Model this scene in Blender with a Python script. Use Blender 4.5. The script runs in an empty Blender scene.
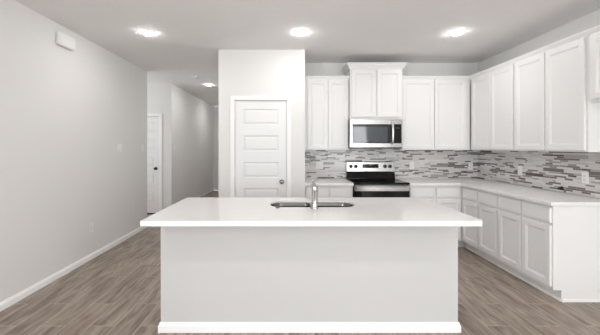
import bpy, bmesh, math, random
from mathutils import Vector, Matrix
random.seed(7)
PI = math.pi
SC = bpy.context.scene
COL = SC.collection

# ------------------------------------------------------------------ camera, world, light, exposure
cam_d = bpy.data.cameras.new('camera'); cam = bpy.data.objects.new('camera', cam_d); COL.objects.link(cam)
cam.location = (0, 0, 1.41); cam.rotation_euler = (PI/2, 0, 0)
cam_d.sensor_width = 36; cam_d.lens = 307/600*36
cam_d.shift_x = 0.02; cam_d.shift_y = -20.5/600
cam_d.clip_start = 0.02
SC.camera = cam

W = bpy.data.worlds.new('world'); SC.world = W; W.use_nodes = True
W.node_tree.nodes['Background'].inputs[0].default_value = (0.75, 0.85, 1.0, 1)
W.node_tree.nodes['Background'].inputs[1].default_value = 1.5
SC.view_settings.view_transform = 'Standard'; SC.view_settings.look = 'None'
SC.view_settings.gamma = 1; SC.view_settings.use_curve_mapping = False
SC.view_settings.exposure = 0.06

def area(name, loc, rot, sx, sy, power, color, spread=180):
    l = bpy.data.lights.new(name, 'AREA'); l.shape = 'RECTANGLE'; l.size = sx; l.size_y = sy
    l.energy = power; l.color = color; l.spread = math.radians(spread)
    o = bpy.data.objects.new(name, l); o.location = loc; o.rotation_euler = rot; COL.objects.link(o)
    return o
DAY = (0.975, 0.99, 1.0)
# daylight through the windows of the rear wall and the patio door (behind the camera), and the entry sidelight
TILT = 0.5   # the sunlit ground outside throws daylight upwards through the glass
area('daylight_window', (-1.2, -3.7, 1.55), (PI/2+TILT, 0, 0), 1.7, 1.5, 9, DAY)
area('daylight_window', (0.75, -3.7, 1.55), (PI/2+TILT, 0, 0), 1.7, 1.5, 9, DAY)
area('daylight_patio', (2.55, -3.7, 1.3), (PI/2+TILT*0.6, 0, 0), 1.4, 2.2, 92, DAY)
area('added_side_fill', (-2.30, -2.0, 1.55), (PI/2+TILT*0.4, 0, -PI/2), 1.7, 1.5, 85, DAY)  # added lamp at an unseen left opening, brightens the right-hand fronts
area('added_side_fill', (3.95, -2.1, 1.55), (PI/2+TILT*0.4, 0, PI/2), 1.7, 1.5, 55, DAY)  # added lamp on the unseen dining side, lifts the left wall
area('daylight_entry', (-4.9, 5.9, 1.4), (PI/2+0.3, 0, -PI/2), 0.8, 1.9, 15, DAY)

# ------------------------------------------------------------------ materials
def mat(name, color, rough=0.5, metal=0.0, spec=0.5, emis=None, estr=0, coat=0):
    m = bpy.data.materials.new(name); m.use_nodes = True
    b = m.node_tree.nodes['Principled BSDF']
    b.inputs['Base Color'].default_value = (*color, 1); b.inputs['Roughness'].default_value = rough
    b.inputs['Metallic'].default_value = metal; b.inputs['Specular IOR Level'].default_value = spec
    b.inputs['Coat Weight'].default_value = coat
    if emis: b.inputs['Emission Color'].default_value = (*emis, 1); b.inputs['Emission Strength'].default_value = estr
    return m
def nodes(m): return m.node_tree.nodes, m.node_tree.links, m.node_tree.nodes['Principled BSDF']
def bump(m, scale, strength, dist=0.002, detail=4):
    N, L, b = nodes(m)
    tc = N.new('ShaderNodeTexCoord'); n = N.new('ShaderNodeTexNoise'); bp = N.new('ShaderNodeBump')
    n.inputs['Scale'].default_value = scale; n.inputs['Detail'].default_value = detail
    bp.inputs['Strength'].default_value = strength; bp.inputs['Distance'].default_value = dist
    L.new(tc.outputs['Object'], n.inputs['Vector']); L.new(n.outputs['Fac'], bp.inputs['Height'])
    L.new(bp.outputs['Normal'], b.inputs['Normal'])
M = {}
M['wall'] = mat('wall_paint', (0.78, 0.772, 0.758), 0.75, spec=0.25); bump(M['wall'], 130, 0.12)
M['ceiling'] = mat('ceiling_paint', (0.90, 0.89, 0.88), 0.9, spec=0.1); bump(M['ceiling'], 90, 0.2)
M['trim'] = mat('trim_paint', (0.92, 0.915, 0.905), 0.4, spec=0.4)
M['cab'] = mat('cabinet_paint', (0.835, 0.83, 0.825), 0.38, spec=0.4)
M['door'] = mat('door_paint', (0.84, 0.838, 0.836), 0.42, spec=0.4)
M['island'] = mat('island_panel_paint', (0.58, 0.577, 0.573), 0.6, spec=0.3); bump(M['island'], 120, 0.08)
M['steel'] = mat('brushed_steel', (0.36, 0.353, 0.346), 0.25, 1.0)
M['bright'] = mat('polished_handle', (0.80, 0.80, 0.79), 0.3, 1.0)
M['steel2'] = mat('shaded_sink_steel', (0.17, 0.165, 0.155), 0.16, 1.0)  # darker than bare steel: shade inside the bowls is put into the colour
M['chrome'] = mat('chrome', (0.48, 0.475, 0.47), 0.07, 1.0)
M['nickel'] = mat('satin_nickel', (0.22, 0.215, 0.21), 0.22, 1.0)
M['black'] = mat('black_glass', (0.004, 0.004, 0.005), 0.08, spec=0.25)
M['blackm'] = mat('black_enamel', (0.010, 0.010, 0.011), 0.3)
M['dark'] = mat('dark_plastic', (0.02, 0.02, 0.022), 0.45)
M['glass'] = mat('oven_glass', (0.006, 0.007, 0.009), 0.06, spec=0.25)
M['mwscreen'] = mat('microwave_screen', (0.06, 0.07, 0.082), 0.05, spec=0.5)
M['mwglass'] = mat('microwave_window', (0.005, 0.006, 0.008), 0.05, spec=0.5)
M['plate'] = mat('plate_plastic', (0.88, 0.875, 0.86), 0.35)
M['slot'] = mat('slot_dark', (0.10, 0.10, 0.10), 0.6)
M['display'] = mat('display', (0.01, 0.012, 0.015), 0.1, emis=(0.45, 0.7, 0.85), estr=0.06)
M['ring'] = mat('burner_print', (0.06, 0.06, 0.065), 0.2)
M['lens'] = mat('downlight_lens', (0.9, 0.9, 0.9), 0.4, emis=(1.0, 0.975, 0.95), estr=195)

# island quartz: near white, polished
m = M['quartz'] = mat('island_quartz', (0.86, 0.85, 0.84), 0.13, spec=0.5)
N, L, b = nodes(m)
tc = N.new('ShaderNodeTexCoord'); n = N.new('ShaderNodeTexNoise'); r = N.new('ShaderNodeValToRGB')
n.inputs['Scale'].default_value = 60; n.inputs['Detail'].default_value = 6
r.color_ramp.elements[0].position = 0.3; r.color_ramp.elements[0].color = (0.84, 0.83, 0.815, 1)
r.color_ramp.elements[1].position = 0.7; r.color_ramp.elements[1].color = (0.91, 0.90, 0.89, 1)
L.new(tc.outputs['Object'], n.inputs['Vector']); L.new(n.outputs['Fac'], r.inputs['Fac']); L.new(r.outputs['Color'], b.inputs['Base Color'])

# perimeter worktop: white with soft greige veins
m = M['granite'] = mat('veined_worktop', (0.8, 0.79, 0.78), 0.35, spec=0.35)
N, L, b = nodes(m)
tc = N.new('ShaderNodeTexCoord'); n = N.new('ShaderNodeTexNoise'); r = N.new('ShaderNodeValToRGB')
n.inputs['Scale'].default_value = 9; n.inputs['Detail'].default_value = 9; n.inputs['Roughness'].default_value = 0.7; n.inputs['Distortion'].default_value = 1.2
for p, c in ((0.38, (0.88, 0.87, 0.86)), (0.5, (0.86, 0.85, 0.84)), (0.56, (0.82, 0.805, 0.795)), (0.62, (0.87, 0.86, 0.85))):
    e = r.color_ramp.elements.new(p); e.color = (*c, 1)
r.color_ramp.elements[0].color = (0.91, 0.90, 0.89, 1); r.color_ramp.elements[-1].color = (0.91, 0.90, 0.89, 1)
L.new(tc.outputs['Object'], n.inputs['Vector']); L.new(n.outputs['Fac'], r.inputs['Fac']); L.new(r.outputs['Color'], b.inputs['Base Color'])

# wood-look plank floor, planks run away from the camera
m = M['floor'] = mat('plank_floor', (0.4, 0.33, 0.28), 0.42, spec=0.35)
N, L, b = nodes(m)
tc = N.new('ShaderNodeTexCoord'); sp = N.new('ShaderNodeSeparateXYZ'); cb = N.new('ShaderNodeCombineXYZ')
L.new(tc.outputs['Object'], sp.inputs[0]); L.new(sp.outputs['Y'], cb.inputs['X']); L.new(sp.outputs['X'], cb.inputs['Y'])
br = N.new('ShaderNodeTexBrick'); br.offset = 0.37; br.offset_frequency = 2
br.inputs['Scale'].default_value = 1; br.inputs['Brick Width'].default_value = 0.92; br.inputs['Row Height'].default_value = 0.195
br.inputs['Mortar Size'].default_value = 0.0028; br.inputs['Mortar Smooth'].default_value = 0.3; br.inputs['Bias'].default_value = 0
br.inputs['Color1'].default_value = (0, 0, 0, 1); br.inputs['Color2'].default_value = (1, 1, 1, 1); br.inputs['Mortar'].default_value = (0.5, 0.5, 0.5, 1)
L.new(cb.outputs[0], br.inputs['Vector'])
mp = N.new('ShaderNodeMapping'); mp.inputs['Scale'].default_value = (3.2, 21, 1)
L.new(cb.outputs[0], mp.inputs['Vector'])
ad = N.new('ShaderNodeVectorMath'); ad.operation = 'ADD'
sc_ = N.new('ShaderNodeVectorMath'); sc_.operation = 'SCALE'; sc_.inputs['Scale'].default_value = 37
L.new(br.outputs['Color'], sc_.inputs[0]); L.new(mp.outputs[0], ad.inputs[0]); L.new(sc_.outputs[0], ad.inputs[1])
gn = N.new('ShaderNodeTexNoise'); gn.inputs['Scale'].default_value = 1.0; gn.inputs['Detail'].default_value = 7; gn.inputs['Roughness'].default_value = 0.6; gn.inputs['Distortion'].default_value = 0.6
L.new(ad.outputs[0], gn.inputs['Vector'])
gr = N.new('ShaderNodeValToRGB')
gr.color_ramp.elements[0].position = 0.33; gr.color_ramp.elements[0].color = (0.19, 0.148, 0.118, 1)
gr.color_ramp.elements[1].position = 0.66; gr.color_ramp.elements[1].color = (0.43, 0.36, 0.30, 1)
L.new(gn.outputs['Fac'], gr.inputs['Fac'])
tint = N.new('ShaderNodeMapRange'); tint.inputs['To Min'].default_value = 0.86; tint.inputs['To Max'].default_value = 1.12
L.new(br.outputs['Color'], tint.inputs['Value'])
mu = N.new('ShaderNodeVectorMath'); mu.operation = 'SCALE'
L.new(gr.outputs['Color'], mu.inputs[0]); L.new(tint.outputs[0], mu.inputs['Scale'])
mx = N.new('ShaderNodeMix'); mx.data_type = 'RGBA'
L.new(br.outputs['Fac'], mx.inputs[0]); L.new(mu.outputs[0], mx.inputs[6]); mx.inputs[7].default_value = (0.54, 0.47, 0.41, 1)
L.new(mx.outputs[2], b.inputs['Base Color'])

# linear mosaic splashback: random strips of white, greys and brown glass
m = M['mosaic'] = mat('mosaic_tile', (0.5, 0.5, 0.5), 0.22, spec=0.5)
N, L, b = nodes(m)
tc = N.new('ShaderNodeTexCoord'); sp = N.new('ShaderNodeSeparateXYZ'); a1 = N.new('ShaderNodeMath'); a1.operation = 'SUBTRACT'
cb = N.new('ShaderNodeCombineXYZ')
L.new(tc.outputs['Object'], sp.inputs[0]); L.new(sp.outputs['X'], a1.inputs[0]); L.new(sp.outputs['Y'], a1.inputs[1])
L.new(a1.outputs[0], cb.inputs['X']); L.new(sp.outputs['Z'], cb.inputs['Y'])
def strip(bw, rh, off, ofreq, sq, sqf, shift):
    mp = N.new('ShaderNodeMapping'); mp.inputs['Location'].default_value = (shift, 0, 0)
    L.new(cb.outputs[0], mp.inputs['Vector'])
    br = N.new('ShaderNodeTexBrick'); br.offset = off; br.offset_frequency = ofreq; br.squash = sq; br.squash_frequency = sqf
    br.inputs['Scale'].default_value = 1; br.inputs['Brick Width'].default_value = bw; br.inputs['Row Height'].default_value = rh
    br.inputs['Mortar Size'].default_value = 0.0012; br.inputs['Mortar Smooth'].default_value = 0.1; br.inputs['Bias'].default_value = 0
    br.inputs['Color1'].default_value = (0, 0, 0, 1); br.inputs['Color2'].default_value = (1, 1, 1, 1); br.inputs['Mortar'].default_value = (0.5, 0.5, 0.5, 1)
    L.new(mp.outputs[0], br.inputs['Vector'])
    return br
br = strip(0.155, 0.0195, 0.43, 3, 0.62, 2, 0.0)
r = N.new('ShaderNodeValToRGB'); r.color_ramp.interpolation = 'CONSTANT'
cols = [(0.0, (0.19, 0.172, 0.165)), (0.11, (0.66, 0.64, 0.63)), (0.30, (0.42, 0.40, 0.395)), (0.38, (0.76, 0.745, 0.735)), (0.56, (0.21, 0.19, 0.18)),
        (0.63, (0.68, 0.665, 0.655)), (0.75, (0.33, 0.305, 0.30)), (0.81, (0.74, 0.725, 0.715)), (0.91, (0.115, 0.098, 0.09)), (0.965, (0.58, 0.56, 0.55))]
r.color_ramp.elements[0].position = 0; r.color_ramp.elements[0].color = (*cols[0][1], 1)
r.color_ramp.elements[1].position = cols[1][0]; r.color_ramp.elements[1].color = (*cols[1][1], 1)
for p, c in cols[2:]:
    e = r.color_ramp.elements.new(p); e.color = (*c, 1)
b2 = strip(0.27, 0.039, 0.37, 2, 1.0, 2, 0.07)
gt = N.new('ShaderNodeMath'); gt.operation = 'GREATER_THAN'; gt.inputs[1].default_value = 0.72
L.new(b2.outputs['Color'], gt.inputs[0])
mrg = N.new('ShaderNodeMapRange'); mrg.inputs['From Min'].default_value = 0.72
L.new(b2.outputs['Color'], mrg.inputs['Value'])
mv = N.new('ShaderNodeMix'); L.new(gt.outputs[0], mv.inputs[0]); L.new(br.outputs['Color'], mv.inputs[2]); L.new(mrg.outputs[0], mv.inputs[3])
mf = N.new('ShaderNodeMix'); L.new(gt.outputs[0], mf.inputs[0]); L.new(br.outputs['Fac'], mf.inputs[2]); L.new(b2.outputs['Fac'], mf.inputs[3])
L.new(mv.outputs[0], r.inputs['Fac'])
mx = N.new('ShaderNodeMix'); mx.data_type = 'RGBA'
L.new(mf.outputs[0], mx.inputs[0]); L.new(r.outputs['Color'], mx.inputs[6]); mx.inputs[7].default_value = (0.60, 0.58, 0.565, 1)
L.new(mx.outputs[2], b.inputs['Base Color'])
bp = N.new('ShaderNodeBump'); bp.invert = True; bp.inputs['Strength'].default_value = 0.3; bp.inputs['Distance'].default_value = 0.001
L.new(br.outputs['Fac'], bp.inputs['Height']); L.new(bp.outputs['Normal'], b.inputs['Normal'])

# ------------------------------------------------------------------ mesh helpers
def bx(bm, x0, x1, y0, y1, z0, z1, bev=0):
    vs = [bm.verts.new(p) for p in ((x0,y0,z0),(x1,y0,z0),(x1,y1,z0),(x0,y1,z0),(x0,y0,z1),(x1,y0,z1),(x1,y1,z1),(x0,y1,z1))]
    fs = [bm.faces.new([vs[i] for i in f]) for f in ((0,3,2,1),(4,5,6,7),(0,1,5,4),(1,2,6,5),(2,3,7,6),(3,0,4,7))]
    if bev:
        es = list({e for f in fs for e in f.edges})
        bmesh.ops.bevel(bm, geom=es, offset=bev, segments=2, affect='EDGES')
def box(*a, **k):
    bm = bmesh.new(); bx(bm, *a, **k); return bm
def obj(name, bm, m, parent=None, smooth=False, loc=None, rot=None):
    bmesh.ops.recalc_face_normals(bm, faces=bm.faces[:])
    me = bpy.data.meshes.new(name); bm.to_mesh(me); bm.free(); me.materials.append(M[m])
    if smooth:
        for p in me.polygons: p.use_smooth = True
        me.set_sharp_from_angle(angle=math.radians(38))
    o = bpy.data.objects.new(name, me); COL.objects.link(o)
    if parent: o.parent = parent
    if loc: o.location = loc
    if rot: o.rotation_euler = rot
    return o
def thing(name, label, cat, loc=(0,0,0), rotz=0, group=None):
    o = bpy.data.objects.new(name, None); COL.objects.link(o); o.empty_display_size = 0.1
    o.location = loc; o.rotation_euler = (0, 0, rotz); o['label'] = label; o['category'] = cat
    if group: o['group'] = group
    return o
def tag(o, label, cat, group=None):
    o['label'] = label; o['category'] = cat
    if group: o['group'] = group
    return o
def struct(name, bm, m, **k):
    o = obj(name, bm, m, **k); o['kind'] = 'structure'; return o
def copy_tree(o, parent=None):
    c = o.copy(); COL.objects.link(c)
    if parent: c.parent = parent
    for ch in list(o.children): copy_tree(ch, c)
    return c
def ringsxz(bm, x0, x1, z0, z1, prof, back=None, cap=True):
    """concentric rectangular rings in the xz plane; prof = [(inset, y)]"""
    prev = None
    for ins, y in prof:
        cur = [bm.verts.new(p) for p in ((x0+ins,y,z0+ins),(x1-ins,y,z0+ins),(x1-ins,y,z1-ins),(x0+ins,y,z1-ins))]
        if prev:
            for i in range(4): bm.faces.new((prev[i], prev[(i+1)%4], cur[(i+1)%4], cur[i]))
        elif back is not None:
            bm.faces.new(cur)
        prev = cur
    if cap: bm.faces.new(prev)
def panel_front(x0, x1, z0, z1, t=0.019, stile=0.058, y=0.0):
    """a five-piece cabinet front with a stepped, recessed flat panel, facing -y"""
    bm = bmesh.new()
    ringsxz(bm, x0, x1, z0, z1, [(0, y), (0, y-t+0.003), (0.003, y-t), (stile-0.006, y-t), (stile, y-t+0.005), (stile+0.005, y-t+0.006), (stile+0.010, y-t+0.011)], back=True)
    return bm
def slab_front(x0, x1, z0, z1, t=0.019, y=0.0):
    bm = bmesh.new()
    ringsxz(bm, x0, x1, z0, z1, [(0, y), (0, y-t+0.004), (0.004, y-t), (0.014, y-t), (0.018, y-t-0.0015)], back=True)
    return bm
def lathe(bm, prof, seg=24, mtx=None):
    """prof = [(r, z)] around z; mtx moves it"""
    mtx = mtx or Matrix.Identity(4)
    rows = []
    for r_, z in prof:
        rows.append([bm.verts.new(mtx @ Vector((r_*math.cos(2*PI*i/seg), r_*math.sin(2*PI*i/seg), z))) for i in range(seg)])
    for a, c in zip(rows, rows[1:]):
        for i in range(seg): bm.faces.new((a[i], a[(i+1)%seg], c[(i+1)%seg], c[i]))
    bm.faces.new(rows[0][::-1]); bm.faces.new(rows[-1])
    return bm
def tube(bm, pts, rads, seg=14):
    pts = [Vector(p) for p in pts]; rows = []
    up = Vector((1, 0, 0))
    for i, p in enumerate(pts):
        d = (pts[min(i+1, len(pts)-1)] - pts[max(i-1, 0)]).normalized()
        u = up - d*up.dot(d)
        if u.length < 1e-3: u = Vector((0,1,0)) - d*d.y
        u.normalize(); v = d.cross(u)
        r_ = rads[i] if isinstance(rads, (list, tuple)) else rads
        rows.append([bm.verts.new(p + (u*math.cos(2*PI*k/seg) + v*math.sin(2*PI*k/seg))*r_) for k in range(seg)])
    for a, c in zip(rows, rows[1:]):
        for k in range(seg): bm.faces.new((a[k], a[(k+1)%seg], c[(k+1)%seg], c[k]))
    bm.faces.new(rows[0][::-1]); bm.faces.new(rows[-1])
    return bm
def rrect(x0, x1, y0, y1, r_, seg=8, radii=None):
    """rounded rectangle loop, counter-clockwise; radii for the corners (x1y0, x1y1, x0y1, x0y0)"""
    R4 = radii or (r_,)*4; out = []
    for (cx, cy, a0, rr) in ((x1-R4[0], y0+R4[0], -PI/2, R4[0]), (x1-R4[1], y1-R4[1], 0, R4[1]), (x0+R4[2], y1-R4[2], PI/2, R4[2]), (x0+R4[3], y0+R4[3], PI, R4[3])):
        for k in range(seg+1):
            a = a0 + PI/2*k/seg; out.append((cx+rr*math.cos(a), cy+rr*math.sin(a)))
    return out
def slab(outer, inset_outer, z0, z1, hole=None, ease=0.003):
    """a worktop: outline polygon (2-D), eased edges, optional hole"""
    bm = bmesh.new()
    def loop(pts, z): return [bm.verts.new((x, y, z)) for x, y in pts]
    def bridge(a, c):
        n_ = len(a)
        for i in range(n_): bm.faces.new((a[i], a[(i+1)%n_], c[(i+1)%n_], c[i]))
    rows = [loop(inset_outer, z0), loop(outer, z0+ease), loop(outer, z1-ease), loop(inset_outer, z1)]
    for a, c in zip(rows, rows[1:]): bridge(a, c)
    def fill(lp, hl):
        es = [bm.edges.get((lp[i], lp[(i+1)%len(lp)])) for i in range(len(lp))]
        if hl: es += [bm.edges.get((hl[i], hl[(i+1)%len(hl)])) for i in range(len(hl))]
        bmesh.ops.triangle_fill(bm, use_beauty=True, use_dissolve=False, edges=es)
    if hole:
        hb, ht = loop(hole, z0), loop(hole, z1); bridge(hb, ht)
        fill(rows[0], hb); fill(rows[3], ht)
    else:
        fill(rows[0], None); fill(rows[3], None)
    return bm
def inset_poly(p, d):
    out = []; n_ = len(p)
    for i in range(n_):
        a, b_, c = Vector(p[i-1]), Vector(p[i]), Vector(p[(i+1)%n_])
        e1, e2 = (b_-a), (c-b_)
        if e1.length < 1e-7: e1 = e2
        if e2.length < 1e-7: e2 = e1
        e1, e2 = e1.normalized(), e2.normalized()
        n1, n2 = Vector((-e1.y, e1.x)), Vector((-e2.y, e2.x))
        k = (n1+n2); k = k/max(1e-6, (1+n1.dot(n2)))
        q = b_ + k*d; out.append((q.x, q.y))
    return out

# ------------------------------------------------------------------ the room
H = 2.74
XL, XR, YB = -2.475, 3.01, 4.86        # left wall, right wall, kitchen back wall
PX0, PX1, PY = -0.948, 0.232, 4.19    # pantry box
T = 0.12
struct('floor', box(-5.3, 4.3, -4.2, 9.95, -0.1, 0), 'floor')
struct('ceiling', box(-5.3, 4.3, -4.2, 9.95, H, H+0.12), 'ceiling')
bm = bmesh.new(); bx(bm, XL-T, XL, -4.0, -2.85, 0, H); bx(bm, XL-T, XL, -1.15, 5.40, 0, H); bx(bm, XL-T, XL, -2.85, -1.15, 0, 0.8); bx(bm, XL-T, XL, -2.85, -1.15, 2.3, H)
struct('wall_left', bm, 'wall')
bm = bmesh.new()
for q in ((-2.85, -2.80, 0.8, 2.3), (-1.20, -1.15, 0.8, 2.3), (-2.80, -1.20, 0.8, 0.85), (-2.80, -1.20, 2.25, 2.3), (-2.02, -1.98, 0.85, 2.25)):
    bx(bm, XL-0.10, XL-0.02, *q)
struct('window_4', bm, 'trim')  # unseen window, added as the opening for the left fill lamp
struct('wall_foyer_south', box(-5.1, XL-T, 5.40-T, 5.40, 0, H), 'wall')
# foyer wall with a door hole
FY = 6.41; HX = -2.43; FD0, FD1, FDZ = -3.60, -2.685, 2.05
bm = bmesh.new(); bx(bm, -5.1, FD0, FY, FY+T, 0, H); bx(bm, FD1, HX, FY, FY+T, 0, H); bx(bm, FD0, FD1, FY, FY+T, FDZ, H)
struct('wall_foyer', bm, 'wall')
bm = bmesh.new(); bx(bm, -5.1-T, -5.1, 5.40-T, 5.5, 0, H); bx(bm, -5.1-T, -5.1, 6.3, FY+T, 0, H); bx(bm, -5.1-T, -5.1, 5.5, 6.3, 2.3, H); bx(bm, -5.1-T, -5.1, 5.5, 6.3, 0, 0.4)
struct('wall_foyer_west', bm, 'wall')
struct('wall_hall', box(HX-T, HX, FY+T, 10.0, 0, H), 'wall')
struct('wall_hall_end', box(HX-T, PX0+0.1, 10.0, 10.0+T, 0, H), 'wall')
struct('wall_hall_right', box(PX0, PX0+0.1, YB+T, 10.0, 0, H), 'wall')
# pantry
PD0, PD1, PDZ = -0.728, -0.016, 2.05
bm = bmesh.new(); bx(bm, PX0, PD0-0.0, PY, PY+0.1, 0, H); bx(bm, PD1, PX1, PY, PY+0.1, 0, H); bx(bm, PD0, PD1, PY, PY+0.1, PDZ, H)
struct('wall_pantry', bm, 'wall')
struct('wall_pantry_left', box(PX0, PX0+0.1, PY+0.1, YB+T, 0, H), 'wall')
struct('wall_pantry_right', box(PX1-0.1, PX1, PY+0.1, YB, 0, H), 'wall')
struct('wall_back', box(PX0+0.1, XR+T, YB, YB+T, 0, H), 'wall')
struct('wall_right', box(XR, XR+T, -0.6, YB, 0, H), 'wall')
struct('wall_right_return', box(XR+T, 4.2, -0.6, -0.6+T, 0, H), 'wall')
bm = bmesh.new(); bx(bm, 4.1, 4.2, -4.0, -2.95, 0, H); bx(bm, 4.1, 4.2, -1.25, -0.6, 0, H); bx(bm, 4.1, 4.2, -2.95, -1.25, 0, 0.8); bx(bm, 4.1, 4.2, -2.95, -1.25, 2.3, H)
struct('wall_right_dining', bm, 'wall')
bm = bmesh.new()
for q in ((-2.95, -2.90, 0.8, 2.3), (-1.30, -1.25, 0.8, 2.3), (-2.90, -1.30, 0.8, 0.85), (-2.90, -1.30, 2.25, 2.3), (-2.12, -2.08, 0.85, 2.25)): bx(bm, 4.12, 4.18, *q)
struct('window_5', bm, 'trim')  # dining window out of view, put in for the right fill lamp
# rear wall with two windows and a patio door
bm = bmesh.new()
WX = [(-2.05, -0.35, 0.8, 2.3), (-0.10, 1.60, 0.8, 2.3), (1.85, 3.25, 0.05, 2.1)]
xs = -2.46-T
for a0, a1, z0, z1 in WX:
    bx(bm, xs, a0, -4.12, -4.0, 0, H); bx(bm, a0, a1, -4.12, -4.0, z1, H); bx(bm, a0, a1, -4.12, -4.0, 0, z0); xs = a1
bx(bm, xs, 4.2, -4.12, -4.0, 0, H)
struct('wall_rear', bm, 'wall')
for i, (a0, a1, z0, z1) in enumerate(WX):
    bm = bmesh.new()
    f = 0.05
    bx(bm, a0, a0+f, -4.1, -4.02, z0, z1); bx(bm, a1-f, a1, -4.1, -4.02, z0, z1)
    bx(bm, a0+f, a1-f, -4.1, -4.02, z0, z0+f); bx(bm, a0+f, a1-f, -4.1, -4.02, z1-f, z1)
    bx(bm, (a0+a1)/2-0.02, (a0+a1)/2+0.02, -4.09, -4.03, z0+f, z1-f)
    struct('window_%d' % (i+1), bm, 'trim')

# baseboards: profile swept along a straight run; run along +x facing -y, then rotated
def baseboard(name, loc, rotz, length, h=0.072, t=0.014):
    bm = bmesh.new()
    prof = [(0, 0), (-t, 0), (-t, h*0.72), (-t*0.62, h*0.8), (-t*0.55, h*0.95), (-t*0.25, h), (0, h)]
    a = [bm.verts.new((0, y, z)) for y, z in prof]; c = [bm.verts.new((length, y, z)) for y, z in prof]
    for i in range(len(prof)): bm.faces.new((a[i], a[(i+1)%len(prof)], c[(i+1)%len(prof)], c[i]))
    bm.faces.new(a); bm.faces.new(c[::-1])
    return struct(name, bm, 'trim', loc=loc, rot=(0, 0, rotz))
baseboard('baseboard_left', (XL, -4.0, 0), PI/2, 9.40)
baseboard('baseboard_foyer', (FD1+0.062, FY, 0), 0, HX-FD1-0.062)
baseboard('baseboard_hall', (HX, FY, 0), PI/2, 10.0-FY)
baseboard('baseboard_hall_end', (HX+0.014, 10.0, 0), 0, PX0-HX-0.014)
baseboard('baseboard_pantry_left', (PX0, 9.98, 0), -PI/2, 9.98-PY)
baseboard('baseboard_pantry', (PX0, PY, 0), 0, PD0-0.06-PX0)
baseboard('baseboard_pantry_right', (PD1+0.062, PY, 0), 0, PX1-PD1-0.062)
baseboard('baseboard_right', (XR, 2.74, 0), -PI/2, 3.3)

# five-panel interior doors (structure)
def panel_door(name, x0, x1, yface, z1, knob_m, knob_x, hinge_x, knob_z=0.935, threshold=False):
    g = 0.003
    bm = bmesh.new()
    w0, w1, b0, t0 = x0+g, x1-g, 0.012, z1-g
    st = 0.112; ph = 0.215; pitch = 0.362; top = t0-0.118
    y = yface
    cells = []
    for k in range(5):
        zt = top - k*pitch; cells.append((zt-ph, zt))
    xs_ = [w0, w0+st, w1-st, w1]
    zs_ = [b0]
    for a_, c_ in cells[::-1]: zs_ += [a_, c_]
    zs_.append(t0)
    for i in range(3):
        for j in range(len(zs_)-1):
            if i == 1 and j % 2 == 1:
                ringsxz(bm, xs_[1], xs_[2], zs_[j], zs_[j+1], [(0, y), (0.004, y+0.012), (0.011, y+0.014), (0.034, y+0.004), (0.038, y+0.003)])
            else:
                bm.faces.new([bm.verts.new(p) for p in ((xs_[i],y,zs_[j]),(xs_[i+1],y,zs_[j]),(xs_[i+1],y,zs_[j+1]),(xs_[i],y,zs_[j+1]))])
    vs = [bm.verts.new(p) for p in ((w0,y,b0),(w1,y,b0),(w1,y,t0),(w0,y,t0))]; vb = [bm.verts.new((v.co.x, y+0.035, v.co.z)) for v in vs]
    for i in range(4): bm.faces.new((vs[i], vs[(i+1)%4], vb[(i+1)%4], vb[i]))
    bm.faces.new(vb)
    bmesh.ops.remove_doubles(bm, verts=bm.verts[:], dist=1e-5)
    d = struct(name, bm, 'door')
    # casing with a small step
    yw = yface-0.012
    bm = bmesh.new(); c = 0.058
    for s in ((x0-c, x0, 0, z1+c), (x1, x1+c, 0, z1+c), (x0, x1, z1, z1+c)):
        bx(bm, s[0], s[1], yw-0.014, yw-0.0005, s[2], s[3], bev=0.003)
    obj('door_casing', bm, 'trim', d)
    bm = bmesh.new()
    r0 = Matrix.Translation((knob_x, y, knob_z)) @ Matrix.Rotation(PI/2, 4, 'X')
    lathe(bm, [(0.032, 0), (0.032, 0.006), (0.026, 0.010), (0.011, 0.012), (0.011, 0.032), (0.020, 0.037), (0.027, 0.047), (0.028, 0.056), (0.022, 0.066), (0.008, 0.070)], 24, r0)
    obj('door_knob', bm, knob_m, d, smooth=True)
    for z in (0.25, 1.05, 1.83):
        bm = bmesh.new(); lathe(bm, [(0.006, -0.045), (0.006, 0.045)], 10, Matrix.Translation((hinge_x, y-0.004, z)))
        obj('hinge', bm, 'plate', d, smooth=True)
    if threshold:
        obj('threshold', box(x0, x1, y-0.01, y+0.05, 0.0, 0.03), 'dark', d)
    return d
panel_door('door_1', PD0, PD1, PY+0.012, PDZ, 'nickel', -0.085, PD0+0.004)
d2 = panel_door('door_2', FD0, FD1, FY+0.012, FDZ, 'dark', FD1-0.075, FD0+0.004, knob_z=0.96, threshold=True)
d2.children  # entry closet style door
# closed dark spaces behind the doors are left as they are (doors are shut)

# ------------------------------------------------------------------ splashback
bm = bmesh.new()
SB = 0.008
bx(bm, PX1+0.001, XR-SB-0.001, YB-SB, YB-0.0005, 0.915, 1.384)
bx(bm, XR-SB, XR-0.0005, 2.30, YB-0.0005, 0.915, 1.384)
tag(obj('tile_backsplash', bm, 'mosaic'), 'grey, white and brown linear mosaic tile splashback above the worktops', 'backsplash')

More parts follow.
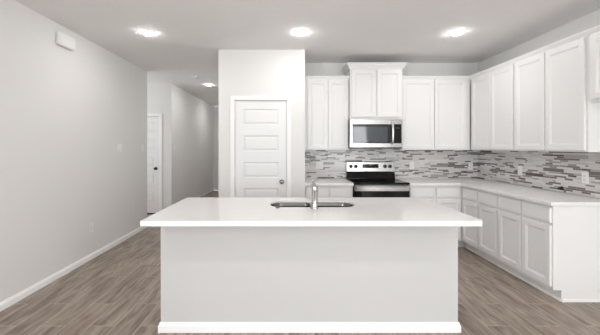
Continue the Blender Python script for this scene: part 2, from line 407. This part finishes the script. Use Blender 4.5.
# ------------------------------------------------------------------ cabinets (local frame: front faces -y, origin at left bottom of the face frame)
def wall_cabinet(name, label, loc, rotz, w, h, cells, depth=0.305, group=None, crown=None, stile=0.058, sides=0.0):
    t = thing(name, label, 'cabinet', loc, rotz, group)
    bm = bmesh.new()
    bx(bm, 0.0005, w-0.0005, 0, depth, 0, h)
    obj('body', bm, 'cab', t)
    for x0, x1, z0, z1 in cells:
        obj('door', panel_front(x0, x1, z0, z1, y=-0.0005, stile=stile), 'cab', t)
    return t
def crown_bm(path, z0, z1, out):
    """crown along a 2-D path (outside to the right of travel)"""
    prof = [(0, z0), (out*0.25, z0), (out*0.30, z0+(z1-z0)*0.2), (out*0.75, z0+(z1-z0)*0.62), (out*0.8, z0+(z1-z0)*0.78), (out, z0+(z1-z0)*0.8), (out, z1), (0, z1)]
    bm = bmesh.new(); rows = []
    P = [Vector(p) for p in path]
    for i, p in enumerate(P):
        e1 = (p-P[i-1]).normalized() if i else (P[1]-p).normalized()
        e2 = (P[i+1]-p).normalized() if i < len(P)-1 else e1
        n1, n2 = Vector((e1.y, -e1.x)), Vector((e2.y, -e2.x))
        k = (n1+n2)/(1+n1.dot(n2))
        rows.append([bm.verts.new((p.x+k.x*o_, p.y+k.y*o_, z)) for o_, z in prof])
    for a, c in zip(rows, rows[1:]):
        for i in range(len(prof)): bm.faces.new((a[i], a[(i+1)%len(prof)], c[(i+1)%len(prof)], c[i]))
    bm.faces.new(rows[0]); bm.faces.new(rows[-1][::-1])
    return bm
UZ, UH = 1.364, 1.056      # upper cabinets: bottom, height of the box
YU = YB-0.001-0.305        # face frame of the uppers on the back wall
XU = XR-0.001-0.305
def two_doors(w, h, left=0.014, right=0.014, mid=0.006, low=0.014, high=0.018):
    c = (left + w - right)/2
    return [(left, c-mid/2, low, h-high), (c+mid/2, w-right, low, h-high)]
gU = None
wL = 0.904-PX1-0.003
wall_cabinet('wall_cabinet', 'white two-door wall cabinet between the pantry wall and the microwave cabinet', (PX1+0.002, YU, UZ), 0, wL, UH, two_doors(wL, UH, 0.06, 0.013, 0.008))
wM = 0.764
t = wall_cabinet('wall_cabinet', 'raised white two-door cabinet with wide crown directly above the microwave', (0.906, YB-0.001-0.375, 1.815), 0, wM, 0.765, two_doors(wM, 0.765, 0.02, 0.02, 0.02, 0.03, 0.045), depth=0.375)
obj('crown', crown_bm([(0, 0.375), (0, 0), (wM, 0), (wM, 0.375)], 0.735, 0.815, 0.055), 'cab', t)
wR = XU-1.672-0.002
wall_cabinet('wall_cabinet', 'white two-door wall cabinet between the microwave and the room corner', (1.672, YU, UZ), 0, wR, UH, two_doors(wR, UH, 0.016, 0.06, 0.008))
# right run; local x runs towards the camera
UF = YU-0.022   # 4.53: where the first door can begin
wall_cabinet('wall_cabinet', 'white two-door wall cabinet on the right wall, next to the corner', (XU, UF, UZ), -PI/2, 0.877, UH, two_doors(0.877, UH, 0.035, 0.012, 0.012), depth=0.305)
wall_cabinet('wall_cabinet', 'white two-door wall cabinet on the right wall, between corner unit and short unit', (XU, UF-0.878, UZ), -PI/2, 0.892, UH, two_doors(0.892, UH, 0.012, 0.022, 0.014), depth=0.305)
wall_cabinet('wall_cabinet', 'short white wall cabinet cut by the right photo edge, with open wall below', (XU, UF-1.771, 1.813), -PI/2, 0.92, UH-(1.813-UZ), two_doors(0.92, UH-(1.813-UZ), 0.03, 0.014, 0.012, 0.02), depth=0.305)
# crowns
c0 = obj('crown_moulding', crown_bm([(PX1+0.002, YU), (0.904, YU)], UZ+UH-0.018, UZ+UH+0.040, 0.032), 'cab')
tag(c0, 'small white crown moulding on the cabinet left of the microwave', 'moulding')
c0 = obj('crown_moulding', crown_bm([(1.672, YU), (XU, YU), (XU, UF-1.771-0.92)], UZ+UH-0.018, UZ+UH+0.040, 0.032), 'cab')
tag(c0, 'long white crown moulding turning the corner along the right wall cabinets', 'moulding')
# closing boards on top of the uppers behind the crowns are the cabinet boxes themselves

def base_cabinet(label, loc, rotz, w, n, depth=0.575, left=0.014, right=0.014, mid=0.024, kick0=0.0, kick1=0.0, end=False):
    t = thing('base_cabinet', label, 'cabinet', loc, rotz)
    bm = bmesh.new()
    bx(bm, 0.0005, w-0.0005, 0, depth, 0.105, 0.876)
    obj('body', bm, 'cab', t)
    bm = box(0.0005, w-0.0005, 0.075, depth, 0, 0.1045)
    if kick0: bx(bm, kick0, 0.0005, 0.075, 0.087, 0, 0.1045)
    if kick1: bx(bm, w-0.0005, w+kick1, 0.075, 0.087, 0, 0.1045)
    obj('toe_kick', bm, 'cab', t)
    obj('shoe_moulding', box(kick0+0.0005, w+kick1-0.0005, 0.062, 0.0745, 0, 0.022, bev=0.003), 'trim', t)
    if end:   # end panel with its shoe strip
        obj('shoe_strip', box(w, w+0.012, 0.072, depth, 0, 0.028, bev=0.003), 'trim', t)
    cw = (w-left-right-mid*(n-1))/n
    for k in range(n):
        x0 = left+k*(cw+mid)
        obj('drawer', slab_front(x0, x0+cw, 0.715, 0.850, y=-0.0005), 'cab', t)
        obj('door', panel_front(x0, x0+cw, 0.135, 0.690, y=-0.0005, stile=0.055), 'cab', t)
    return t
YF = YB-0.01-0.60          # base face frame on the back wall: 4.25
XF = XR-0.01-0.585
DB = 0.583
wBL = 0.901-PX1-0.004
base_cabinet('white two-drawer base cabinet between the pantry wall and the range', (PX1+0.002, YF, 0), 0, wBL, 2, depth=0.598)
wBR = XF-1.675-0.002
base_cabinet('white two-drawer base cabinet between the range and the room corner', (1.675, YF, 0), 0, wBR, 2, depth=0.598, right=0.03, kick1=0)
YE = 2.795
struct('trim_1', box(XF-0.001, XF+0.0745, YF+0.0755, YF+0.0875, 0, 0.1040), 'cab')
wr = (YF-0.0-YE)/2
base_cabinet('white two-door base cabinet of the right run, tucked next to the corner', (XF, YF-0.001, 0), -PI/2, wr-0.001, 2, depth=DB, left=0.026, right=0.014, kick0=-0.0745)
base_cabinet('white two-door base cabinet ending the right run with bare side panel', (XF, YF-wr-0.001, 0), -PI/2, wr-0.001, 2, depth=DB, left=0.012, right=0.016, end=True)

# worktops
cz0, cz1 = 0.877, 0.911
YC, XC = YB-0.009-0.64, XR-0.009-0.625
def poly_slab(name, pts, m, label):
    bm = slab(pts, inset_poly(pts, 0.003), cz0, cz1)
    return tag(obj(name, bm, m), label, 'countertop')
poly_slab('countertop', [(PX1+0.001, YC), (0.9015, YC), (0.9015, YB-0.009), (PX1+0.001, YB-0.009)], 'granite', 'short pale stone worktop between the pantry wall and the range')
poly_slab('countertop', [(1.6745, YC), (XC, YC), (XC, YE-0.022), (XR-0.009, YE-0.022), (XR-0.009, YB-0.009), (1.6745, YB-0.009)], 'granite', 'long L-shaped pale veined stone worktop running along the right wall')

# ------------------------------------------------------------------ island
IX0, IX1, IY0, IY1 = -0.972, 1.298, 2.345, 2.985
isl = thing('kitchen_island', 'large plain pale grey kitchen island base in the foreground', 'island', ((IX0+IX1)/2, (IY0+IY1)/2, 0))
def rel(bm, o=(-(IX0+IX1)/2, -(IY0+IY1)/2, 0)):
    bmesh.ops.translate(bm, verts=bm.verts[:], vec=o); return bm
bm = bmesh.new(); w_ = 0.02
bx(bm, IX0, IX1, IY0, IY0+w_, 0, 0.876); bx(bm, IX0, IX0+w_, IY0+w_, IY1-w_, 0, 0.876); bx(bm, IX1-w_, IX1, IY0+w_, IY1-w_, 0, 0.876)
bx(bm, IX0, IX1, IY1-w_, IY1, 0.105, 0.876); bx(bm, IX0+w_, IX1-w_, IY0+w_, IY1-w_, 0.105, 0.125)
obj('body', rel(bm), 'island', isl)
obj('toe_kick', rel(box(IX0+w_, IX1-w_, IY1-0.1, IY1-0.08, 0, 0.1045)), 'cab', isl)
bm = bmesh.new()
# baseboard around three sides, mitred
prof = [(0, 0), (0.016, 0), (0.016, 0.050), (0.010, 0.057), (0.009, 0.069), (0.003, 0.074), (0, 0.074)]
path = [(IX0, IY1), (IX0, IY0), (IX1, IY0), (IX1, IY1)]
rows = []
P = [Vector(p) for p in path]
for i, p in enumerate(P):
    e1 = (p-P[i-1]).normalized() if i else (P[1]-p).normalized()
    e2 = (P[i+1]-p).normalized() if i < 3 else e1
    n1, n2 = Vector((e1.y, -e1.x)), Vector((e2.y, -e2.x))
    if i == 0: pass
    k = (n1+n2)/(1+n1.dot(n2))
    rows.append([bm.verts.new((p.x-k.x*-o_, p.y+k.y*o_, z)) for o_, z in prof])
# outward is to the right of travel for this path when going down the left side first: flip if needed
for row, p in zip(rows, P):
    pass
for a, c in zip(rows, rows[1:]):
    for i in range(len(prof)): bm.faces.new((a[i], a[(i+1)%len(prof)], c[(i+1)%len(prof)], c[i]))
bm.faces.new(rows[0]); bm.faces.new(rows[-1][::-1])
obj('baseboard', rel(bm), 'trim', isl)
# doors on the working side of the island
bw = (IX1-IX0-0.06)/4
for k in range(4):
    bmf = panel_front(0, bw-0.02, 0.135, 0.850)
    bmesh.ops.rotate(bmf, verts=bmf.verts[:], cent=(0, 0, 0), matrix=Matrix.Rotation(PI, 3, 'Z'))
    bmesh.ops.translate(bmf, verts=bmf.verts[:], vec=(IX0+0.03+bw*(k+1)-0.01, IY1+0.0005, 0))
    obj('door', rel(bmf), 'cab', isl)

# island top with the sink opening
TX0, TX1, TY0, TY1 = -0.995, 1.318, 2.056, 3.020
SX0, SX1, SY0, SY1 = -0.152, 0.572, 2.530, 2.825
out = rrect(TX0, TX1, TY0, TY1, 0.03, radii=(0.035, 0.012, 0.012, 0.012), seg=6)
hole = rrect(SX0, SX1, SY0, SY1, 0.11, seg=10)
bm = slab(out, inset_poly(out, 0.003), 0.877, 0.914, hole=hole)
tag(obj('countertop', bm, 'quartz'), 'thick polished white quartz slab on top of the island', 'countertop')
# undermount double sink
sk = thing('kitchen_sink', 'stainless double-bowl undermount sink set in the island top', 'sink', ((SX0+SX1)/2, (SY0+SY1)/2, 0.900))
cx, cy = (SX0+SX1)/2, (SY0+SY1)/2
def bowl(x0, x1, radii):
    bm = bmesh.new(); rows = []
    for ins, z in ((0.0075, 0.0), (0.009, -0.002), (0.010, -0.05), (0.012, -0.150), (0.035, -0.178), (0.08, -0.186)):
        rr = tuple(max(0.01, q-ins) for q in radii)
        lp = rrect(x0+ins, x1-ins, SY0-0.006+ins, SY1+0.006-ins, 0, seg=8, radii=rr)
        rows.append([bm.verts.new((x-cx, y-cy, z)) for x, y in lp])
    for a, c in zip(rows, rows[1:]):
        for i in range(len(a)): bm.faces.new((a[i], a[(i+1)%len(a)], c[(i+1)%len(a)], c[i]))
    bm.faces.new(rows[-1])
    return bm
dv = 0.212
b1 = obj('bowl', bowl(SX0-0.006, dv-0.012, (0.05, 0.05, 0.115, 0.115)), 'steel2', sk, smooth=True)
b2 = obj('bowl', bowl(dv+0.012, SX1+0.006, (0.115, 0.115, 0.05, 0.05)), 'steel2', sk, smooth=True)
for xx in ((SX0+dv)/2-cx, (SX1+dv)/2-cx):
    bm = bmesh.new(); lathe(bm, [(0.042, -0.1855), (0.042, -0.183), (0.034, -0.182), (0.030, -0.184)], 24, Matrix.Translation((xx, 0.02, 0)))
    obj('drain', bm, 'nickel', sk, smooth=True)
obj('divider', box(dv-0.016-cx, dv+0.016-cx, SY0+0.004-cy, SY1-0.004-cy, -0.03, -0.004, bev=0.004), 'steel2', sk)

# faucet, on the camera side of the sink
FX, FYY = 0.214, 2.470
fc = thing('faucet', 'chrome single-lever kitchen faucet standing at the middle of the sink', 'faucet', (FX, FYY, 0.9142))
bm = bmesh.new(); lathe(bm, [(0.030, 0), (0.031, 0.004), (0.029, 0.010), (0.026, 0.016), (0.0255, 0.05), (0.025, 0.150), (0.0255, 0.165), (0.022, 0.180), (0.010, 0.187)], 28)
obj('body', bm, 'chrome', fc, smooth=True)
bm = bmesh.new(); pts = []; 
for k in range(13):
    a = k/12
    pts.append((0.0, 0.012+0.20*a, 0.120+0.060*math.sin(a*PI*0.80)))
tube(bm, pts, [0.020]*9+[0.021, 0.021, 0.021, 0.020], 16)
obj('spout', bm, 'chrome', fc, smooth=True)
bm = bmesh.new(); tube(bm, [(0, 0, 0.180), (-0.004, -0.004, 0.192), (-0.010, -0.014, 0.210), (-0.016, -0.026, 0.232), (-0.016, -0.028, 0.237)], [0.014, 0.011, 0.009, 0.010, 0.006], 14)
obj('lever', bm, 'chrome', fc, smooth=True)
bm = bmesh.new(); lathe(bm, [(0.017, 0), (0.018, 0.003), (0.015, 0.007), (0.008, 0.0085)], 20)
tag(obj('air_switch_button', bm, 'nickel', smooth=True, loc=(-0.085, 2.500, 0.9142)), 'small round metal button on the island top at the left sink bowl', 'button')

# ------------------------------------------------------------------ range
RX0, RX1 = 0.908, 1.668; RC = (RX0+RX1)/2
YR = YB-0.66        # oven door front
rg = thing('kitchen_range', 'stainless and black freestanding electric range below the microwave', 'range', (RC, (YR+YB)/2, 0))
o_ = (-RC, -(YR+YB)/2, 0)
def rr_(bm): bmesh.ops.translate(bm, verts=bm.verts[:], vec=o_); return bm
obj('body', rr_(box(RX0, RX1, YR+0.045, YB-0.03, 0.02, 0.896, bev=0.003)), 'blackm', rg)
obj('cooktop', rr_(box(RX0-0.003, RX1+0.003, YR+0.012, YB-0.085, 0.897, 0.922, bev=0.004)), 'black', rg)
for (bx_, by_, br_) in ((RC-0.19, YR+0.17, 0.105), (RC+0.19, YR+0.17, 0.085), (RC-0.19, YR+0.42, 0.08), (RC+0.19, YR+0.42, 0.10)):
    bm = bmesh.new()
    for ra, rb in ((br_, br_-0.004), (br_*0.6, br_*0.6-0.003)):
        s_ = 36
        a = [bm.verts.new((bx_+ra*math.cos(2*PI*i/s_), by_+ra*math.sin(2*PI*i/s_), 0.9226)) for i in range(s_)]
        c = [bm.verts.new((bx_+rb*math.cos(2*PI*i/s_), by_+rb*math.sin(2*PI*i/s_), 0.9226)) for i in range(s_)]
        for i in range(s_): bm.faces.new((a[i], a[(i+1)%s_], c[(i+1)%s_], c[i]))
    obj('burner_ring', rr_(bm), 'ring', rg)
# backguard: lower black part leans forward, upper steel panel
def prism_x(x0, x1, pts):
    bm = bmesh.new()
    a = [bm.verts.new((x0, y, z)) for y, z in pts]; c = [bm.verts.new((x1, y, z)) for y, z in pts]
    n_ = len(pts)
    for i in range(n_): bm.faces.new((a[i], a[(i+1)%n_], c[(i+1)%n_], c[i]))
    bm.faces.new(a); bm.faces.new(c[::-1]); return bm
yb = YB-0.0095
obj('backguard_base', rr_(prism_x(RX0+0.01, RX1, [(yb, 0.897), (yb-0.075, 0.897), (yb-0.075, 0.925), (yb-0.048, 1.020), (yb, 1.020)])), 'black', rg)
bg = obj('backguard', rr_(prism_x(RX0+0.01, RX1, [(yb, 1.0205), (yb-0.055, 1.0205), (yb-0.060, 1.030), (yb-0.050, 1.172), (yb-0.042, 1.182), (yb, 1.182)])), 'steel', rg)
def bgy(z): return yb-0.060+0.010*(z-1.03)/0.142
for kx in (-0.305, -0.228, 0.228, 0.305):
    bm = bmesh.new(); zc = 1.108
    lathe(bm, [(0.029, 0), (0.029, 0.006), (0.024, 0.009), (0.0225, 0.026), (0.018, 0.028)], 22, Matrix.Translation((RC+kx, bgy(zc)-0.0005, zc)) @ Matrix.Rotation(PI/2, 4, 'X'))
    bx(bm, RC+kx-0.003, RC+kx+0.003, bgy(zc)-0.031, bgy(zc)-0.027, zc-0.014, zc+0.014)
    obj('knob', rr_(bm), 'dark', rg, smooth=True)
dp = obj('control_display', rr_(box(RC-0.125, RC+0.125, bgy(1.085)-0.004, bgy(1.085)+0.006, 1.082, 1.142, bev=0.002)), 'black', rg)
obj('clock', rr_(box(RC-0.022, RC+0.022, bgy(1.085)-0.0046, bgy(1.085)-0.0041, 1.117, 1.131)), 'display', dp)
# front
od = obj('oven_door', rr_(box(RX0+0.003, RX1-0.003, YR, YR+0.043, 0.235, 0.806, bev=0.004)), 'black', rg)
obj('oven_window', rr_(box(RX0+0.10, RX1-0.10, YR-0.0012, YR-0.0002, 0.34, 0.70)), 'glass', od)
obj('door_band', rr_(box(RX0+0.003, RX1-0.003, YR-0.001, YR+0.043, 0.8065, 0.880, bev=0.003)), 'steel', rg)
bm = bmesh.new(); bx(bm, RX0+0.02, RX1-0.02, YR-0.046, YR-0.030, 0.829, 0.868, bev=0.006)
for xx in (RX0+0.05, RX1-0.05): bx(bm, xx-0.012, xx+0.012, YR-0.031, YR-0.0012, 0.838, 0.860)
obj('handle', rr_(bm), 'steel', od, smooth=True)
obj('storage_drawer', rr_(box(RX0+0.003, RX1-0.003, YR+0.004, YR+0.043, 0.055, 0.228, bev=0.004)), 'steel', rg)

# ------------------------------------------------------------------ microwave
RC = 1.274
MY = YB-0.425; MZ0, MZ1 = 1.388, 1.812
mw = thing('microwave', 'stainless over-the-range microwave with dark window below the raised cabinet', 'microwave', (RC, (MY+YB)/2, MZ0))
o_ = (-RC, -(MY+YB)/2, -MZ0)
X0, X1 = RC-0.379, RC+0.379
obj('body', rr_(box(X0+0.004, X1-0.004, MY+0.032, YB-0.010, MZ0+0.004, MZ1-0.002)), 'blackm', mw)
dr = obj('door', rr_(box(X0, X1-0.165, MY, MY+0.030, MZ0+0.018, MZ1-0.003, bev=0.004)), 'steel', mw)
obj('window', rr_(box(X0+0.036, X1-0.168, MY-0.0022, MY-0.0003, MZ0+0.075, MZ1-0.072, bev=0.0006)), 'mwglass', dr)
obj('mesh_screen', rr_(box(X0+0.060, X1-0.215, MY-0.0028, MY-0.0023, MZ0+0.098, MZ1-0.112)), 'mwscreen', dr)
bm = bmesh.new(); hx = X1-0.150
pts = [(hx, MY-0.0005, MZ0+0.075), (hx, MY-0.030, MZ0+0.090)] + [(hx, MY-0.034-0.010*math.sin(PI*k/8), MZ0+0.100+0.235*k/8) for k in range(9)] + [(hx, MY-0.030, MZ1-0.082), (hx, MY-0.0005, MZ1-0.070)]
tube(bm, pts, 0.0155, 14)
obj('handle', rr_(bm), 'bright', mw, smooth=True)
cp = obj('control_panel', rr_(box(X1-0.163, X1, MY, MY+0.030, MZ0+0.018, MZ1-0.003, bev=0.004)), 'steel', mw)
kp = obj('keypad', rr_(box(X1-0.160, X1-0.014, MY-0.0022, MY-0.0003, MZ0+0.075, MZ1-0.072)), 'black', cp)
obj('display', rr_(box(X1-0.100, X1-0.045, MY-0.0030, MY-0.0024, MZ1-0.135, MZ1-0.120)), 'display', cp)
obj('vent_strip', rr_(box(X0, X1, MY, MY+0.030, MZ0, MZ0+0.016, bev=0.003)), 'dark', mw)

# ------------------------------------------------------------------ plates, outlets, switches
def wall_plate(name, label, cat, loc, rotz, gangs=1, kind='outlet', group=None):
    """local: faces -y, centred"""
    t = thing(name, label, cat, loc, rotz, group)
    w = 0.070+0.046*(gangs-1); h = 0.115
    bm = bmesh.new(); ringsxz(bm, -w/2, w/2, -h/2, h/2, [(0, -0.0003), (0, -0.004), (0.003, -0.0065)], back=True)
    obj('plate', bm, 'plate', t)
    for g_ in range(gangs):
        cx_ = -(gangs-1)*0.023+g_*0.046
        if kind == 'outlet':
            bm = bmesh.new(); bx(bm, cx_-0.0165, cx_+0.0165, -0.009, -0.0067, -0.033, 0.033, bev=0.001)
            s = obj('socket', bm, 'plate', t)
            bm = bmesh.new()
            for zc in (-0.018, 0.018):
                for dx in (-0.006, 0.006): bx(bm, cx_+dx-0.0012, cx_+dx+0.0012, -0.0095, -0.0091, zc-0.005, zc+0.005)
                bx(bm, cx_-0.002, cx_+0.002, -0.0095, -0.0091, zc-0.012, zc-0.008)
            obj('slots', bm, 'slot', s)
        else:
            bm = bmesh.new()
            a = [bm.verts.new(p) for p in ((cx_-0.0165,-0.0067,-0.033),(cx_+0.0165,-0.0067,-0.033),(cx_+0.0165,-0.0067,0.033),(cx_-0.0165,-0.0067,0.033),
                                            (cx_-0.015,-0.0085,-0.032),(cx_+0.015,-0.0085,-0.032),(cx_+0.015,-0.0125,0.032),(cx_-0.015,-0.0125,0.032))]
            for f in ((0,1,2,3),(4,5,6,7),(0,1,5,4),(1,2,6,5),(2,3,7,6),(3,0,4,7)): bm.faces.new([a[i] for i in f])
            obj('rocker', bm, 'plate', t)
    return t
def lw(y): return XL
wall_plate('light_switch', 'white double rocker light switch on the long left wall', 'switch', (XL, 307*2.46/167.5, 1.40), PI/2, 2, 'switch')
wall_plate('light_switch', 'white single light switch at the far end of the left wall', 'switch', (XL, 307*2.46/144.8, 1.395), PI/2, 1, 'switch')
wall_plate('light_switch', 'white single light switch on the hallway wall beyond the entry door', 'switch', (HX, 6.56, 1.40), PI/2, 1, 'switch')
wall_plate('wall_outlet', 'white outlet low on the left wall above the baseboard', 'outlet', (XL, 307*2.46/195.7, 0.392), PI/2)
wall_plate('wall_outlet', 'white outlet low on the far hallway wall', 'outlet', (HX, 7.95, 0.42), PI/2)
ys = YB-SB
wall_plate('wall_outlet', 'white double outlet plate on splashback left of the range', 'outlet', (0.497, ys, 1.117), 0, 2)
wall_plate('wall_outlet', 'white outlet on splashback just right of the range', 'outlet', (1.955, ys, 1.115), 0)
wall_plate('wall_outlet', 'white outlet on back splashback close to the corner', 'outlet', (2.885, ys, 1.11), 0)
xs = XR-SB
wall_plate('wall_outlet', 'white outlet on right wall splashback, farther from camera', 'outlet', (xs, 3.97, 1.105), -PI/2)
wall_plate('wall_outlet', 'white outlet on right wall splashback, nearest the cabinet end', 'outlet', (xs, 3.10, 1.10), -PI/2)
# water stub for the refrigerator line
bm = bmesh.new(); lathe(bm, [(0.022, 0), (0.022, 0.003), (0.008, 0.005), (0.008, 0.018), (0.013, 0.019), (0.013, 0.034), (0.006, 0.036)], 18)
tag(obj('pipe_stub', bm, 'dark', smooth=True, loc=(xs-0.0005, 3.365, 0.958), rot=(0, -PI/2, 0)), 'small black pipe stub at the foot of the right splashback', 'pipe stub')

# door chime high on the left wall
ch = thing('chime_box', 'small white chime box mounted high on the left wall', 'chime', (XL, 3.39, 2.575), PI/2)
obj('cover', box(-0.12, 0.12, -0.052, -0.006, -0.068, 0.068, bev=0.010), 'plate', ch)
obj('back_plate', box(-0.11, 0.11, -0.0062, -0.0004, -0.060, 0.060), 'plate', ch)
# smoke detector
sd = thing('smoke_detector', 'round white smoke detector on the ceiling before the hallway', 'smoke detector', (-1.74, 5.79, H))
bm = bmesh.new(); lathe(bm, [(0.070, -0.0004), (0.070, -0.008), (0.066, -0.010)], 28); obj('base', bm, 'plate', sd, smooth=True)
bm = bmesh.new(); lathe(bm, [(0.062, -0.0102), (0.060, -0.026), (0.045, -0.036), (0.015, -0.038)], 28); obj('cover', bm, 'plate', sd, smooth=True)

# ------------------------------------------------------------------ downlights
LP = [(-3.9, 5.9, 'foyer'), (-1.63, 3.57, 'left'), (0.155, 3.57, 'mid'), (1.955, 3.57, 'right'), (-1.69, 6.55, 'hall'), (-1.69, 8.7, 'far'), (-1.63, 0.5, 'rear left'), (0.155, 0.5, 'rear mid'), (1.955, 0.5, 'rear right')]
LBL = {'foyer': 'lit ceiling downlight in the entry foyer, round the corner of the left wall', 'left': 'lit round ceiling downlight near the left wall', 'mid': 'lit round ceiling downlight in front of the pantry',
       'right': 'lit round ceiling downlight in front of the right cabinets', 'hall': 'smaller looking lit ceiling downlight at the hallway entrance', 'far': 'lit ceiling downlight deep in the hallway behind the pantry',
       'rear left': 'lit ceiling downlight outside the view, nearest the left wall', 'rear mid': 'lit ceiling downlight outside the view, almost above the camera', 'rear right': 'lit ceiling downlight outside the view, on the right side'}
proto = None
for x, y, k in LP:
    if proto is None:
        proto = t = thing('downlight', LBL[k], 'ceiling light', (x, y, H), 0, 'recessed ceiling downlights')
        bm = bmesh.new(); lathe(bm, [(0.076, -0.0004), (0.076, -0.002), (0.070, -0.003), (0.062, -0.003), (0.060, -0.0004)], 36); obj('trim_ring', bm, 'trim', t, smooth=True)
        bm = bmesh.new(); lathe(bm, [(0.058, -0.0006), (0.058, -0.006), (0.054, -0.011), (0.040, -0.0155), (0.022, -0.018), (0.005, -0.0185)], 36); obj('lens', bm, 'lens', t, smooth=True)
    else:
        t = copy_tree(proto); t.location = (x, y, H); t['label'] = LBL[k]
